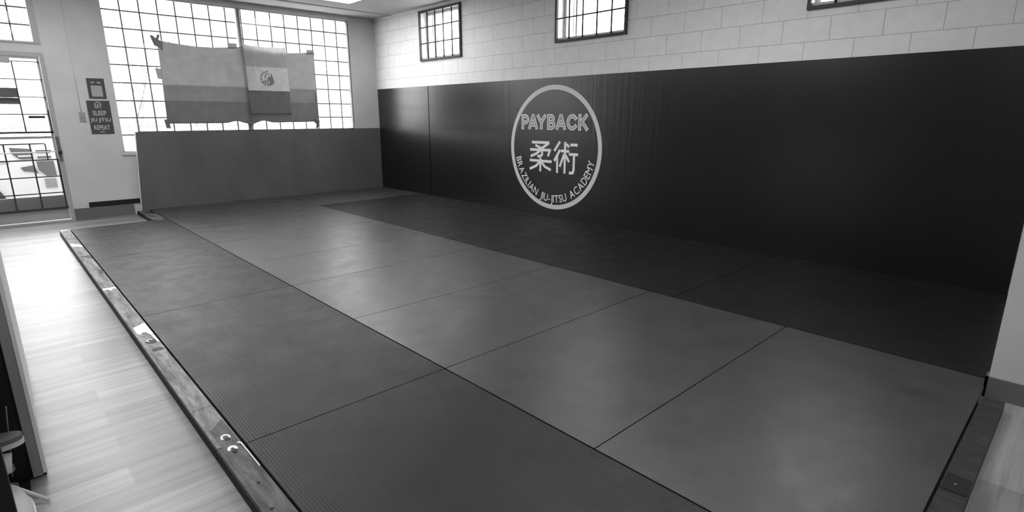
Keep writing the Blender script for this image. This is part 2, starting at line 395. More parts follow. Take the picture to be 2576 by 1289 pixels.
obj('door_closer', boxes((-5.56, -5.13, -.02, .035, 1.985, 2.05)), 'doorframe', dr, bevel=.006)
obj('paper_notice', boxes((-5.36, -5.115, .058, .061, 1.585, 1.69), (-5.36, -5.11, .058, .061, 1.49, 1.57)), mat('grey_notice_paper', .12, .7, .2), dr)
obj('notice_strip', boxes((-5.06, -4.895, .058, .061, 1.315, 1.345)), 'poster', dr)

# ------------------------------------------------------------------ ceiling light panels; all but the first are unseen, added as fill
for i, (x, y) in enumerate(((-1.63, -2.29), (-5.3, -2.29), (-5.3, -4.4), (-5.3, -6.5), (-2.5, -7.8), (-6.2, -9.9), (-3.6, -11.4))):
    lab = ['white ceiling light panel above the far padded corner by the windows'][0] if i == 0 else 'added ceiling light panel out of view, fill for the room'
    t = thing('ceiling_light', lab, 'ceiling light', (x+.305, y+.61, CZ), 'added fill light panels' if i else None)
    obj('light_frame', boxes((x-.02, x, y-.02, y+1.24, CZ-.015, CZ-.001), (x+.61, x+.63, y-.02, y+1.24, CZ-.015, CZ-.001), (x, x+.61, y-.02, y, CZ-.015, CZ-.001), (x, x+.61, y+1.22, y+1.24, CZ-.015, CZ-.001)), 'frame', t)
    obj('diffuser', boxes((x, x+.61, y, y+1.22, CZ-.008, CZ-.002)), 'panel', t)

# ------------------------------------------------------------------ mats
def judo_mat(x0, x1, y0, y1, m, label, group, top=0.):
    g = .003
    b = bmesh.new(); box(b, x0+g, x1-g, y0+g, y1-g, FLOOR+.001, top)
    o = obj('judo_mat', b, m, bevel=.0035)
    return tag(o, label, 'judo mat', group)
SY = [0.0-.002, -1.045, -2.07, -3.10, -4.25, -5.215, -6.262, -7.300, -8.333, -9.355]
names = ['against the foot of the low padding under the window', 'second one out from the low window padding', 'third one out from the low window padding',
         'in the bright window glare, just beyond the scuffed mat', 'scuffed and catching the window glare', 'fifth one from the near timber edge, with a short visible seam',
         'third one from the near end, under the bright-to-dark fade', 'second one from the near timber edge', 'nearest one, against the near timber edge']
names[5] = 'fourth one from the near timber, half in glare'
names[6] = 'third one from the near timber edge'
for i in range(9):
    judo_mat(-3.908, -1.915, SY[i+1], SY[i], 'mat_grey', 'grey middle-strip mat, ' + names[i], 'grey mats of the middle strip')
LY = [-1.065, -3.085, -5.215, -7.300, -9.355]
for i, nm in enumerate(['farthest, next to the bare floor by the door', 'second from the door end', 'third from the door end', 'nearest the camera']):
    judo_mat(-4.948, -3.912, LY[i+1], LY[i], 'mat_ribbed', 'charcoal ribbed mat by the left timber, ' + nm, 'ribbed charcoal mats along the timber')
judo_mat(-1.911, -.002, -1.36, -.002, 'mat_grey', 'shadowed grey mat in the far right padded corner', 'grey mats of the middle strip')
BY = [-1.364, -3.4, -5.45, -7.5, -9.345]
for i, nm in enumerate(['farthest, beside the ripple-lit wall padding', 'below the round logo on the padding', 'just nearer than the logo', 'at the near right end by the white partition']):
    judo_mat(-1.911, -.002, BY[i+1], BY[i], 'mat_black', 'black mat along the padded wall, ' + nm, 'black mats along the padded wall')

# ------------------------------------------------------------------ timber edging
def plank(x0, x1, y0, y1, m, label, top=-.001):
    b = bmesh.new(); box(b, x0, x1, y0, y1, FLOOR+.001, top)
    t = thing('edging_timber', label, 'timber edging', ((x0+x1)/2, (y0+y1)/2, FLOOR), 'timbers framing the mats')
    obj('board', b, m, t, bevel=.002)
    return t
TJ = [-1.07, -2.81, -4.25, -5.64, -6.86, -7.262, -9.45]
TL = ['farthest piece with pale patches, by the door', 'second piece from the door end', 'third piece, long pale streaks', 'knotted piece with a white painted end', 'short split piece beside two white rings', 'nearest, dark worn piece with nail holes']
TM = ['timber', 'timber', 'timber', 'timber', 'timber', 'timber_mid']
tim = []
for i in range(6):
    t = plank(-5.048, -4.955, TJ[i+1]+.002, TJ[i]-.002, TM[i], 'worn timber edging left of the mats, ' + TL[i])
    obj('black_side', boxes((-5.053, -5.0485, TJ[i+1]+.002, TJ[i]-.002, FLOOR+.001, -.004)), 'black_paint', t)
    tim.append(t)
def patch(t, name, poly, m, h=.0012, wob=.0):
    b = bmesh.new(); prism(b, poly, lambda u, v, k: (u, v, k), -.0012, h)
    o = obj(name, b, m, t); return o
def rough_poly(cx, cy, rx, ry, n=18, j=.2):
    return [(cx + rx*(1+random.uniform(-j, j))*math.cos(2*math.pi*k/n), cy + ry*(1+random.uniform(-j, j))*math.sin(2*math.pi*k/n)) for k in range(n)]
patch(tim[0], 'white_patch', [(-5.045, -1.16), (-4.958, -1.10), (-4.962, -1.075), (-5.045, -1.075)], 'tape')
patch(tim[0], 'white_patch', [(-5.045, -2.02), (-4.96, -2.20), (-4.96, -2.35), (-4.99, -2.30), (-5.045, -2.25)], 'tape')
patch(tim[2], 'white_patch', [(-5.045, -4.26), (-4.96, -4.26), (-4.96, -4.33), (-4.98, -4.30), (-5.0, -4.37), (-5.02, -4.31), (-5.045, -4.33)], 'tape')
patch(tim[2], 'white_patch', [(-5.035, -5.43), (-4.958, -5.36), (-4.958, -5.635), (-4.975, -5.635), (-4.985, -5.57), (-5.005, -5.56), (-5.02, -5.60), (-5.035, -5.56)], 'tape')
patch(tim[3], 'white_patch', [(-4.975, -5.645), (-4.958, -5.645), (-4.958, -5.80), (-4.966, -5.79)], 'tape')
def ringpatch(t, name, cx, cy, r0, r1, m, a0=0, a1=2*math.pi, n=20):
    b = bmesh.new()
    for k in range(n):
        A, B = a0+(a1-a0)*k/n, a0+(a1-a0)*(k+1)/n
        prism(b, [(cx+r0*math.cos(A), cy+r0*1.5*math.sin(A)), (cx+r1*math.cos(A), cy+r1*1.5*math.sin(A)), (cx+r1*math.cos(B), cy+r1*1.5*math.sin(B)), (cx+r0*math.cos(B), cy+r0*1.5*math.sin(B))], lambda u, v, k_: (u, v, k_), -.0012, .0015)
    return obj(name, b, m, t)
ringpatch(tim[3], 'white_ring', -5.0, -5.74, .010, .017, 'tape', .2, 4.4)
patch(tim[3], 'dark_stain', rough_poly(-4.995, -5.76, .028, .04), 'timber_dark', .0006)
patch(tim[4], 'dark_stain', [(-5.03, -7.10), (-4.96, -7.02), (-4.96, -7.25), (-5.03, -7.25)], 'timber_mid', .0006)
ringpatch(tim[4], 'white_ring', -4.995, -7.195, .011, .019, 'tape', -.6, 3.7)
patch(tim[4], 'nail_hole', rough_poly(-4.992, -7.215, .010, .014, 10), 'black_paint', .0012)
ringpatch(tim[5], 'white_ring', -5.0, -7.305, .007, .019, 'tape', -.5, 3.4)
patch(tim[5], 'nail_hole', rough_poly(-4.998, -7.325, .009, .012, 10), 'black_paint', .0016)
patch(tim[5], 'white_edge_line', [(-4.965, -7.268), (-4.957, -7.28), (-4.957, -7.50), (-4.961, -7.50), (-4.962, -7.285), (-4.975, -7.272)], 'tape', .003)
patch(tim[5], 'nail_hole', rough_poly(-5.0, -7.60, .006, .007, 10), 'black_paint', .0012)
patch(tim[5], 'nail_hole', rough_poly(-5.015, -7.78, .008, .005, 10), 'black_paint', .0012)
patch(tim[1], 'dark_stain', [(-5.045, -2.83), (-4.96, -2.83), (-4.958, -2.98), (-5.0, -2.90)], 'timber_dark', .0006)
patch(tim[1], 'dark_stain', rough_poly(-4.975, -3.62, .02, .10), 'timber_dark', .0006)
patch(tim[3], 'dark_stain', rough_poly(-4.99, -5.92, .03, .03), 'timber_dark', .0006)
# near end timber
b = bmesh.new(); box(b, -4.95, -2.165, -9.447, -9.362, FLOOR+.001, -.002)
t = thing('edging_timber', 'dark worn timber edging across the near right end of the mats', 'timber edging', (-3.5, -9.4, FLOOR), 'timbers framing the mats')
obj('board', b, 'timber_dark', t, bevel=.002)
obj('joint_plate', boxes((-3.165, -3.036, -9.444, -9.366, -.004, .0005)), 'black_paint', t)
obj('screw_head', lambda q: prism(q, [(-3.105+.005*math.cos(a*.6283), -9.402+.005*math.sin(a*.6283)) for a in range(10)], lambda u, v, k: (u, v, k), 0, .002), 'metal', t)
# far left corner timber between floor and the low padding
t = thing('edging_timber', 'short dark timber end beside the foot of the low window padding', 'timber edging', (-4.0, -.5, FLOOR), 'timbers framing the mats')
obj('board', boxes((-4.07, -4.035, -1.0, -.01, FLOOR+.001, -.004), (-4.035, -3.914, -1.055, -.40, FLOOR+.001, -.008)), 'timber_mid', t, bevel=.002)
obj('black_side', boxes((-4.075, -4.0705, -1.0, -.01, FLOOR+.001, -.006)), 'black_paint', t)

# ------------------------------------------------------------------ wall padding
def pad_panel(name, m, label, y0, y1):
    t = thing(name, label, 'wall padding', (0, (y0+y1)/2, 0), 'long wall padding panels')
    b = bmesh.new(); box(b, .0, XR-.001, y0, y1, FLOOR+.05, 1.822)
    obj('vinyl_face', b, m, t, bevel=.004)
    return t
pad_panel('wall_padding', 'pad_side', 'narrow black wall padding panel in the far corner, left of the dark vertical seam', -1.622, -.002)
pl = pad_panel('wall_padding', 'pad_side', 'long black wall padding with the round white academy logo', -9.235, -1.640)
for yy in (-3.62, -5.86): obj('seam_line', boxes((-.0006, .001, yy-.002, yy+.002, -.0, 1.818)), 'black_paint', pl)
tp = thing('wall_padding', 'low charcoal wall padding standing under the big barred window', 'wall padding', (-2, .02, 0))
def fp(b):
    v0 = [(-4.012, FLOOR+.002), (-.006, FLOOR+.002), (-.006, 1.118), (-3.933, 1.118)]
    prism(b, v0, lambda u, v, k: (u, k, v), 0.0, .028)
obj('vinyl_face', fp, 'pad_front', tp, bevel=.004)
obj('top_lip', boxes((-3.90, -.53, -.004, .028, 1.119, 1.128)), 'pad_side', tp)
obj('piping', lambda b: prism(b, [(-4.018, 0), (-4.009, 0), (-3.931, 1.12), (-3.940, 1.12)], lambda u, v, k: (u, k, v), -.003, .026), 'ringprint', tp)
struct(obj('trim_4', boxes((-.03, XR, -.003, 0.0, 1.13, 1.135)), 'plaster'))

# logo printed on the long padding
LC = (-4.478, .914); NR = (0, -1, 0); UP = (0, 0, 1)
def wall_pt(u, v, k): return (-k, LC[0]-u, LC[1]+v)
def ring(b):
    n = 96; ro, ri = .818, .757
    for k in range(n):
        A, B = 2*math.pi*k/n, 2*math.pi*(k+1)/n
        q = [wall_pt(r*math.cos(a), r*math.sin(a), .0012) for r, a in ((ri, A), (ro, A), (ro, B), (ri, B))]
        b.faces.new([b.verts.new(p) for p in q])
    bmesh.ops.remove_doubles(b, verts=b.verts, dist=1e-5)
obj('logo_ring', ring, 'ringprint', pl)
def stroke(b, pts, wd, k, ext=0.):
    pts = [Vector((p[0], p[1])) for p in pts]; Ls, Rs = [], []
    pts[0] = pts[0] - (pts[1]-pts[0]).normalized()*ext; pts[-1] = pts[-1] + (pts[-1]-pts[-2]).normalized()*ext
    for i, p in enumerate(pts):
        d0 = (p-pts[i-1]).normalized() if i else None; d1 = (pts[i+1]-p).normalized() if i < len(pts)-1 else None
        if d0 is None: d = d1; sc_ = 1; p = p - d*0
        elif d1 is None: d = d0; sc_ = 1
        else: d = (d0+d1).normalized(); sc_ = min(2, 1/max(.3, d.dot(d0)))
        n = Vector((-d.y, d.x))*wd/2*sc_; Ls.append(p+n); Rs.append(p-n)
    A = [b.verts.new(wall_pt(q.x, q.y, k)) for q in Ls]; B = [b.verts.new(wall_pt(q.x, q.y, k)) for q in Rs]
    for i in range(len(pts)-1): b.faces.new((A[i], A[i+1], B[i+1], B[i]))
def glyph(name, strokes, wd, k, m, ext=0.):
    def f(b):
        for i, s_ in enumerate(strokes): stroke(b, s_, wd, k + .00012*i, ext)
    return obj(name, f, m, pl)
def arcp(cx, cy, rx, ry, a0, a1, n=12): return [(cx+rx*math.cos(math.radians(a0+(a1-a0)*i/n)), cy+ry*math.sin(math.radians(a0+(a1-a0)*i/n))) for i in range(n+1)]
GL = {  # stroke skeletons in a unit-high box
 'P': (.62, [[(0, 0), (0, 1)], [(0, 1), (.28, 1)] + arcp(.28, .72, .30, .28, 90, -90)[1:] + [(0, .44)]]),
 'A': (.78, [[(0, 0), (.345, 1), (.435, 1), (.78, 0)], [(.14, .27), (.64, .27)]]),
 'Y': (.74, [[(0, 1), (.37, .46)], [(.74, 1), (.37, .46)], [(.37, .52), (.37, 0)]]),
 'B': (.60, [[(0, 0), (0, 1)], [(0, 1), (.28, 1)] + arcp(.28, .76, .24, .24, 90, -90)[1:] + [(0, .52)], [(0, .52), (.30, .52)] + arcp(.30, .26, .28, .26, 90, -90)[1:] + [(0, 0)]]),
 'C': (.80, [arcp(.46, .5, .46, .5, 42, 318, 22)]),
 'K': (.70, [[(0, 0), (0, 1)], [(.64, 1), (.06, .42)], [(.22, .56), (.70, 0)]])}
SPANS = [(-0.605, -0.445), (-0.470, -0.285), (-0.308, -0.132), (-0.115, 0.037), (0.040, 0.222), (0.228, 0.405), (0.425, 0.590)]
def word(wd, k, m, nm):
    H_ = .154
    for i, c in enumerate('PAYBACK'):
        wc, sts = GL[c]; a_, b_ = SPANS[i]; a_ += .026; b_ -= .026
        glyph(nm, [[(a_ + (b_-a_)*px/wc, (1.258-LC[1]) - H_/2 + py*H_) for px, py in q] for q in sts], wd, k, m, wd*.5 if c in 'PBCK' else wd*.42)
word(.050, .0012, 'whiteprint', 'logo_letter')
word(.026, .0028, 'greyprint', 'letter_fill')
K1 = [[(-0.399, 0.072), (-0.067, 0.074)], [(-0.33, 0.034), (-0.188, -0.015)], [(-0.077, 0.069), (-0.218, -0.012)], [(-0.43, -0.028), (-0.039, -0.025)], [(-0.053, -0.023), (-0.093, -0.107)], [(-0.225, -0.025), (-0.301, -0.077), (-0.421, -0.121)], [(-0.201, -0.011), (-0.2, -0.088), (-0.224, -0.109), (-0.288, -0.117)], [(-0.438, -0.174), (-0.02, -0.176)], [(-0.23, -0.133), (-0.231, -0.319)], [(-0.241, -0.188), (-0.314, -0.248), (-0.436, -0.296)], [(-0.216, -0.187), (-0.146, -0.248), (-0.033, -0.289)]]
K2 = [[(0.124, 0.096), (0.024, -0.03)], [(0.127, -0.012), (0.023, -0.163)], [(0.077, -0.075), (0.081, -0.319)], [(0.215, 0.095), (0.212, -0.318)], [(0.142, -0.023), (0.288, -0.026)], [(0.24, 0.069), (0.283, 0.027)], [(0.199, -0.069), (0.126, -0.233)], [(0.23, -0.078), (0.289, -0.163)], [(0.303, 0.059), (0.428, 0.059)], [(0.283, -0.063), (0.439, -0.062)], [(0.372, -0.066), (0.369, -0.267), (0.353, -0.301), (0.29, -0.304)]]
glyph('logo_symbol', K1, .036, .0012, 'whiteprint')
glyph('logo_symbol', K2, .036, .0012, 'whiteprint')
# lettering round the lower arc
arc = 'BRAZILIAN JIU-JITSU ACADEMY'
wd = []
gl_m = {}
for ch in arc:
    if ch == ' ': wd.append(.42); continue
    if ch not in gl_m:
        me = text_obj('x', ch, None, None, None, 1., .008, 0.)
        xs = [v.co.x for v in me.vertices]; gl_m[ch] = (me, max(xs)-min(xs), (max(xs)+min(xs))/2)
    wd.append(gl_m[ch][1] + .09)
tot = sum(wd); R_ = .675; a0, a1 = math.radians(-78.5), math.radians(79.5)
pos = 0; bm = bmesh.new()
cap = max(v.co.y for v in gl_m['B'][0].vertices) - min(v.co.y for v in gl_m['B'][0].vertices)
ymid = (max(v.co.y for v in gl_m['B'][0].vertices) + min(v.co.y for v in gl_m['B'][0].vertices))/2
sc = .102/cap; sxx = (a1-a0)*R_/tot
for ch, wch in zip(arc, wd):
    th = a0 + (a1-a0)*(pos + wch/2)/tot; pos += wch
    if ch == ' ':
        obj('logo_lettering', bm, 'whiteprint', pl); bm = bmesh.new(); continue
    me, _, cx = gl_m[ch]
    vs = []
    for v in me.vertices:
        x, y = (v.co.x-cx)*sxx, (v.co.y-ymid)*sc
        rr = R_ - y; u = rr*math.sin(th) + x*math.cos(th); vv = -rr*math.cos(th) + x*math.sin(th)
        vs.append(bm.verts.new(wall_pt(u, vv, .0012)))
    for f in me.polygons:
        try: bm.faces.new([vs[i] for i in f.vertices])
        except ValueError: pass
obj('logo_lettering', bm, 'whiteprint', pl)

# ------------------------------------------------------------------ posters, switch, conduit on the window wall
def poster(x0, x1, z0, z1, name, label, fn):
    t = thing(name, label, 'poster', ((x0+x1)/2, YF, (z0+z1)/2))
    obj('card', boxes((x0, x1, YF-.006, YF-.001, z0, z1)), 'poster', t)
    fn(t); return t
FR, FU = (1, 0, 0), (0, 0, 1)
def p1(t):
    x, y = -4.305, YF-.006
    for s, z, W_, in (('EAT', 1.478, .082), ('SLEEP', 1.382, .150), ('JIU JITSU', 1.285, .228), ('REPEAT', 1.188, .178)):
        fit_text('lettering', s, 'posterink', t, (x, y, z), FR, FU, W_, .062, bold=.010, lift=.0012, depth=0)
    for z in (1.522, 1.125): obj('print_dash', boxes((x-.028, x+.028, y-.0015, y, z, z+.009)), 'posterink', t)
poster(-4.432, -4.172, 1.102, 1.547, 'poster', 'dark poster reading EAT SLEEP JIU JITSU REPEAT on the wall beside the window', p1)
def p2(t):
    obj('pale_panel', boxes((-4.352, -4.228, YF-.0075, YF-.006, 1.60, 1.745)), 'qr', t)
    for x in (-4.345, -4.275): obj('print_mark', boxes((x, x+.04, YF-.0072, YF-.006, 1.778, 1.792)), 'greyprint', t)
poster(-4.388, -4.192, 1.574, 1.84, 'poster', 'small dark poster with a pale square panel, above the EAT SLEEP poster', p2)
t = thing('light_switch', 'small grey switch plate on the wall left of the lower poster', 'light switch', (-4.50, YF, 1.33))
obj('switch_plate', boxes((-4.535, -4.468, YF-.012, YF, 1.27, 1.39)), 'switch', t, bevel=.003)
obj('toggle', boxes((-4.51, -4.493, YF-.024, YF-.012, 1.322, 1.35)), 'switch', t, bevel=.002)
tag(obj('conduit', lambda b: tube(b, [(-4.505, YF-.004, 1.39), (-4.507, YF-.004, 2.0), (-4.50, YF-.004, 3.03)], .004, 8), 'plaster', smooth=True), 'thin painted conduit running up the wall above the switch', 'conduit')

# ------------------------------------------------------------------ flags across the window
def cloth_grid(b, fn, nu, nv, th=.002):
    g = [[b.verts.new(fn(i/nu, j/nv)) for j in range(nv+1)] for i in range(nu+1)]
    for i in range(nu):
        for j in range(nv): b.faces.new((g[i][j], g[i+1][j], g[i+1][j+1], g[i][j+1]))
def solid(o, th=.0015):
    md = o.modifiers.new('thick', 'SOLIDIFY'); md.thickness = th; md.offset = 0; return o
big = thing('flag', 'large striped flag taped across the barred window', 'flag', (-2.35, .03, 1.25))
KX = -2.325
def bigf(u, v):
    # u 0..1 left to right, v 0 bottom .. 1 top
    x = -3.488 + (2.313 if v > .5 else 2.313)*u
    x += -.0*v + .02*(1-v)*(1-u)*-1
    top = 2.395 - .035*math.sin(math.pi*min(1, u/.5))*1.3 - (.055 if False else 0) + (.0 if u < .5 else -.045*math.sin(math.pi*min(1, (u-.5)/.5)))
    k = math.exp(-((x-KX)/.09)**2)
    bot = 1.232 + .035*math.exp(-((x-KX-.2)/.1)**2) + .03*math.exp(-((x-KX+.22)/.1)**2) - .02*k + .03*max(0, u-.6)
    z = bot + (top-bot)*v
    y = .022 - .018*math.exp(-((x-KX-.02*(1-v))/.022)**2) + .006*math.sin(x*9+v*3) + .004*math.sin(x*23-v*5)
    x -= (x-KX)*.35*k*(1-v)**2 * 0.6
    return (x, y, z)
b = bmesh.new(); cloth_grid(b, bigf, 120, 40); solid(obj('flag_cloth', b, 'flag', big, smooth=True))
def tabp(name, poly, par, m='flag', y=.012):
    b = bmesh.new(); prism(b, poly, lambda u, v, k: (u, k, v), y, y+.004); return obj(name, b, m, par)
tabp('corner_tie', [(-3.575, 2.455), (-3.535, 2.45), (-3.50, 2.42), (-3.475, 2.475), (-3.445, 2.463), (-3.47, 2.40), (-3.42, 2.375), (-3.44, 2.25), (-3.49, 2.30), (-3.535, 2.315)], big, 'frame_mid', .0)
tabp('tape_tab', [(-2.545, 2.432), (-2.41, 2.437), (-2.41, 2.36), (-2.545, 2.35)], big)
tabp('tape_tab', [(-1.30, 2.425), (-1.17, 2.43), (-1.17, 2.335), (-1.188, 2.335), (-1.188, 2.36), (-1.30, 2.35)], big)
tabp('tape_tab', [(-3.565, 2.02), (-3.49, 2.0), (-3.49, 1.86), (-3.55, 1.86)], big)
tabp('bottom_tie', [(-3.55, 1.29), (-3.49, 1.30), (-3.475, 1.165), (-3.53, 1.165)], big, 'flag')
tabp('corner_tie', [(-1.255, 1.30), (-1.19, 1.255), (-1.165, 1.265), (-1.185, 1.19), (-1.215, 1.125), (-1.25, 1.135), (-1.235, 1.20), (-1.28, 1.245)], big, 'grille')
tabp('side_tie', [(-1.212, 1.72), (-1.20, 1.72), (-1.19, 1.62), (-1.212, 1.55)], big, 'grille')
def knot(b):
    for cx, cz, r in ((-2.36, 1.235, .026), (-2.30, 1.235, .026), (-2.33, 1.215, .03)):
        n0 = len(b.verts)
        bmesh.ops.create_icosphere(b, subdivisions=2, radius=r, matrix=Matrix.Translation((cx, .012, cz)) @ Matrix.Diagonal((1.4, .6, .8, 1)))
    for v in b.verts: v.co += Vector((random.uniform(-1, 1), 0, random.uniform(-1, 1)))*.004
obj('centre_knot', knot, 'grille', big, smooth=True)
for k in range(4):
    x = -2.62 + .032*k + (.004 if k > 1 else 0)
    obj('pale_mark', boxes((x, x+.012+.006*(k in (1, 2)), .0, .0035, 2.045, 2.175 - .01*abs(k-2)), (x, x+.012+.006*(k in (1, 2)), .0, .0035, 1.93+.01*abs(k-2), 2.025)), 'flag_mark', big)
# tricolour flag with a crest, hung over the first
tri = thing('flag', 'smaller tricolour flag with a round crest, hung over the large flag', 'flag', (-2.0, -.01, 1.37))
def trif(u, v):
    s = u*2-1
    xl, xr = -2.335 + .018*(1-v), -1.668
    x = xl + (xr-xl)*u
    z = 1.372 + (2.437-1.372)*v - .016*(1-s*s)*v + .012*s*s*0
    if v > .93: z -= .012*abs(math.sin(u*9))*(v-.93)/.07
    fold = 0
    # soft diagonal folds from the band corners
    a = (u-.12) - .22*(1-v)*2.2*.5; fold += .010*math.exp(-(a/.05)**2)
    a = (u-.9) + .18*(1-v); fold -= .012*math.exp(-(a/.035)**2); a2 = (u-.82) + .2*(1-v); fold += .010*math.exp(-(a2/.03)**2)
    y = -.022 - fold + .004*math.sin(u*17+v*6)
    return (x, y, z)
b = bmesh.new(); cloth_grid(b, trif, 60, 60); solid(obj('flag_cloth', b, 'tricolor', tri, smooth=True))
def tri_y(x, z): 
    u = (x+2.335)/.667; v = (z-1.372)/1.065; return trif(min(1, max(0, u)), v)[1] - .003
def crest(b):
    cx, cz = -2.005, 1.93
    def put(poly):
        vs = [b.verts.new((cx+px, tri_y(cx+px, cz+pz)-.0005, cz+pz)) for px, pz in poly]
        try: b.faces.new(vs)
        except ValueError: pass
    n = 26
    for k in range(n):                      # open wreath on the left
        A, B = math.radians(80+215*k/n), math.radians(80+215*(k+1)/n)
        r0, r1 = .098-.006*math.sin(k*2.1), .112+.005*math.sin(k*1.7)
        put([(r0*math.cos(A), r0*math.sin(A)), (r1*math.cos(A), r1*math.sin(A)), (r1*math.cos(B), r1*math.sin(B)), (r0*math.cos(B), r0*math.sin(B))])
    put([(.0, .005), (.02, .03), (.055, .03), (.075, .055), (.085, .02), (.10, -.02), (.10, -.06), (.075, -.095), (.035, -.108), (.0, -.10), (.025, -.06), (.03, -.035), (.01, -.04), (-.01, -.09), (-.02, -.07), (-.005, -.03)])
    put([(-.045, .03), (-.035, .065), (-.012, .085), (.0, .08), (-.02, .062), (-.03, .03), (-.035, -.005), (-.045, .0)])
    put([(.055, .045), (.058, .08), (.07, .085), (.08, .05), (.078, .01)])
    put([(-.055, -.04), (-.03, -.02), (-.025, -.06), (-.04, -.085)])
    put([(-.085, -.045), (-.065, -.04), (-.06, -.07), (-.075, -.08)])
    put([(.012, .075), (.025, .085), (.03, .06), (.02, .045), (.008, .055)])
obj('crest', crest, 'crest', tri)
obj('hem', boxes((-2.325, -1.665, -.035, -.031, 1.735, 1.743)), 'flag_mark', tri)

# ------------------------------------------------------------------ shoe rack at the lower left
rk = thing('shoe_rack', 'dark shoe rack with a thick upright end board at the lower left', 'shoe rack', (-5.6, -7.1, FLOOR))
obj('end_board', boxes((-5.617, -5.5865, -6.9, -6.885, FLOOR+.012, .95)), 'board', rk, bevel=.003)
obj('side_board', boxes((-6.7, -5.617, -6.885, -6.87, FLOOR+.001, .95)), 'black_paint', rk)
obj('edge_highlight', boxes((-5.586, -5.574, -6.904, -5.2, FLOOR+.02, .95)), 'edge', rk)  # pale strip, the board's corner highlight put into its colour
obj('back_board', boxes((-5.617, -5.5775, -6.885, -5.2, FLOOR+.001, .95)), 'black_paint', rk)
obj('near_post', boxes((-5.745, -5.663, -7.34, -7.30, FLOOR+.001, .315 if False else .95)), 'black_paint', rk, bevel=.002)
obj('rear_panel', boxes((-6.0, -5.97, -7.34, -6.89, FLOOR+.001, .95)), 'black_paint', rk)
obj('shelf_rod', lambda b: (tube(b, [(-5.669, -7.0, .04), (-5.641, -7.0, .32)], .0022, 8)), 'grille', rk, smooth=True)
for z in (.175, .085):
    obj('shelf_rod', (lambda zz: (lambda b: tube(b, [(-5.97, -7.06, zz), (-5.70, -7.06, zz)], .003, 8)))(z), 'grille', rk, smooth=True)
obj('shade_slab', boxes((-5.97, -5.63, -6.99, -6.88, FLOOR+.001, FLOOR+.008)), 'black_paint', rk)  # thin black slab standing in for the shade under the end board
# sandal on the upper tier
def sole(b, x0, x1, yc, hw, z0, z1, tilt=0.):
    n = 56; pts = []
    for k in range(n):
        a = 2*math.pi*k/n; c, s = math.cos(a), math.sin(a)
        x = (x0+x1)/2 + (x1-x0)/2*(abs(c)**.8)*(1 if c > 0 else -1)
        pts.append((x, yc + hw*(1-.14*max(0, -c))*(abs(s)**.8)*(1 if s > 0 else -1)))
    prism(b, pts, lambda u, v, k: (u, v, k + tilt*(u-x0)), z0, z1)
sd = thing('sandal', 'pale-edged sandal lying on the upper tier of the shoe rack', 'sandal', (-5.72, -7.03, .178))
obj('footbed', lambda b: sole(b, -5.86, -5.615, -7.03, .045, .205, .222, -.02), 'sole', sd, bevel=.003)
obj('pale_rim', lambda b: sole(b, -5.862, -5.613, -7.03, .047, .186, .2045, -.02), 'strap', sd, bevel=.003)
def strapm(b):
    n = 14
    for w0_, w1_ in ((-5.78, -5.70),):
        P0 = [(-7.08+.1*k/n, .223+.035*math.sin(math.pi*k/n)) for k in range(n+1)]
        A = [[b.verts.new((x, y, z)) for y, z in P0] for x in (w0_, w1_)]
        for k in range(n): b.faces.new((A[0][k], A[0][k+1], A[1][k+1], A[1][k]))
solid(obj('toe_strap', strapm, 'sole', sd, smooth=True), .004)
# second shoe: white strapped shoe on the lower tier
s2 = thing('sandal', 'sandal with a broad white curved strap on the middle tier of the rack', 'sandal', (-5.72, -7.03, .09))
obj('footbed', lambda b: sole(b, -5.88, -5.655, -7.04, .042, .088, .104), 'sole', s2, bevel=.003)
def st2(b):
    n = 16
    A = []
    for x, hgt in ((-5.735, .065), (-5.662, .05)):
        A.append([b.verts.new((x + .008*math.sin(math.pi*k/n), -7.085+.092*k/n, .10+hgt*math.sin(math.pi*k/n)**.8)) for k in range(n+1)])
    for k in range(n): b.faces.new((A[0][k], A[0][k+1], A[1][k+1], A[1][k]))
solid(obj('white_strap', st2, 'strap', s2, smooth=True), .004)
# pale trainer on the floor
s3 = thing('shoe', 'pale rounded shoe on the floor at the foot of the rack', 'shoe', (-5.70, -7.13, FLOOR))
def toe(b):
    rings = []
    n = 14
    for k in range(n+1):
        s = k/n; y = -7.285 + .30*s
        hw = .072*(.82+.18*math.sin(math.pi*min(1, s*1.15))) * math.sqrt(max(.0004, 1-max(0, (s-.62)/.38)**2.3))
        ht = (.098-.02*s) * math.sqrt(max(.0009, 1-max(0, (s-.66)/.34)**2.6))
        rings.append([b.verts.new((-5.70+hw*math.cos(math.pi*j/12), y, -.043 + ht*math.sin(math.pi*j/12))) for j in range(13)])
    for A, B_ in zip(rings, rings[1:]):
        for j in range(12): b.faces.new((A[j], A[j+1], B_[j+1], B_[j]))
        b.faces.new((A[0], B_[0], B_[12], A[12]))
    b.faces.new(rings[0][::-1]); b.faces.new(rings[-1])
obj('upper', toe, 'strap', s3, smooth=True)
def soley(b):
    pts = [(-5.70 + .076*math.cos(a)*abs(math.cos(a))**-.1, -7.135 + .152*math.sin(a)*max(.01, abs(math.sin(a)))**-.25) for a in [2*math.pi*(k+.5)/28 for k in range(28)]]
    prism(b, pts, lambda u, v, k: (u, v, k), FLOOR+.001, FLOOR+.012)
obj('sole', soley, 'white', s3, bevel=.002)
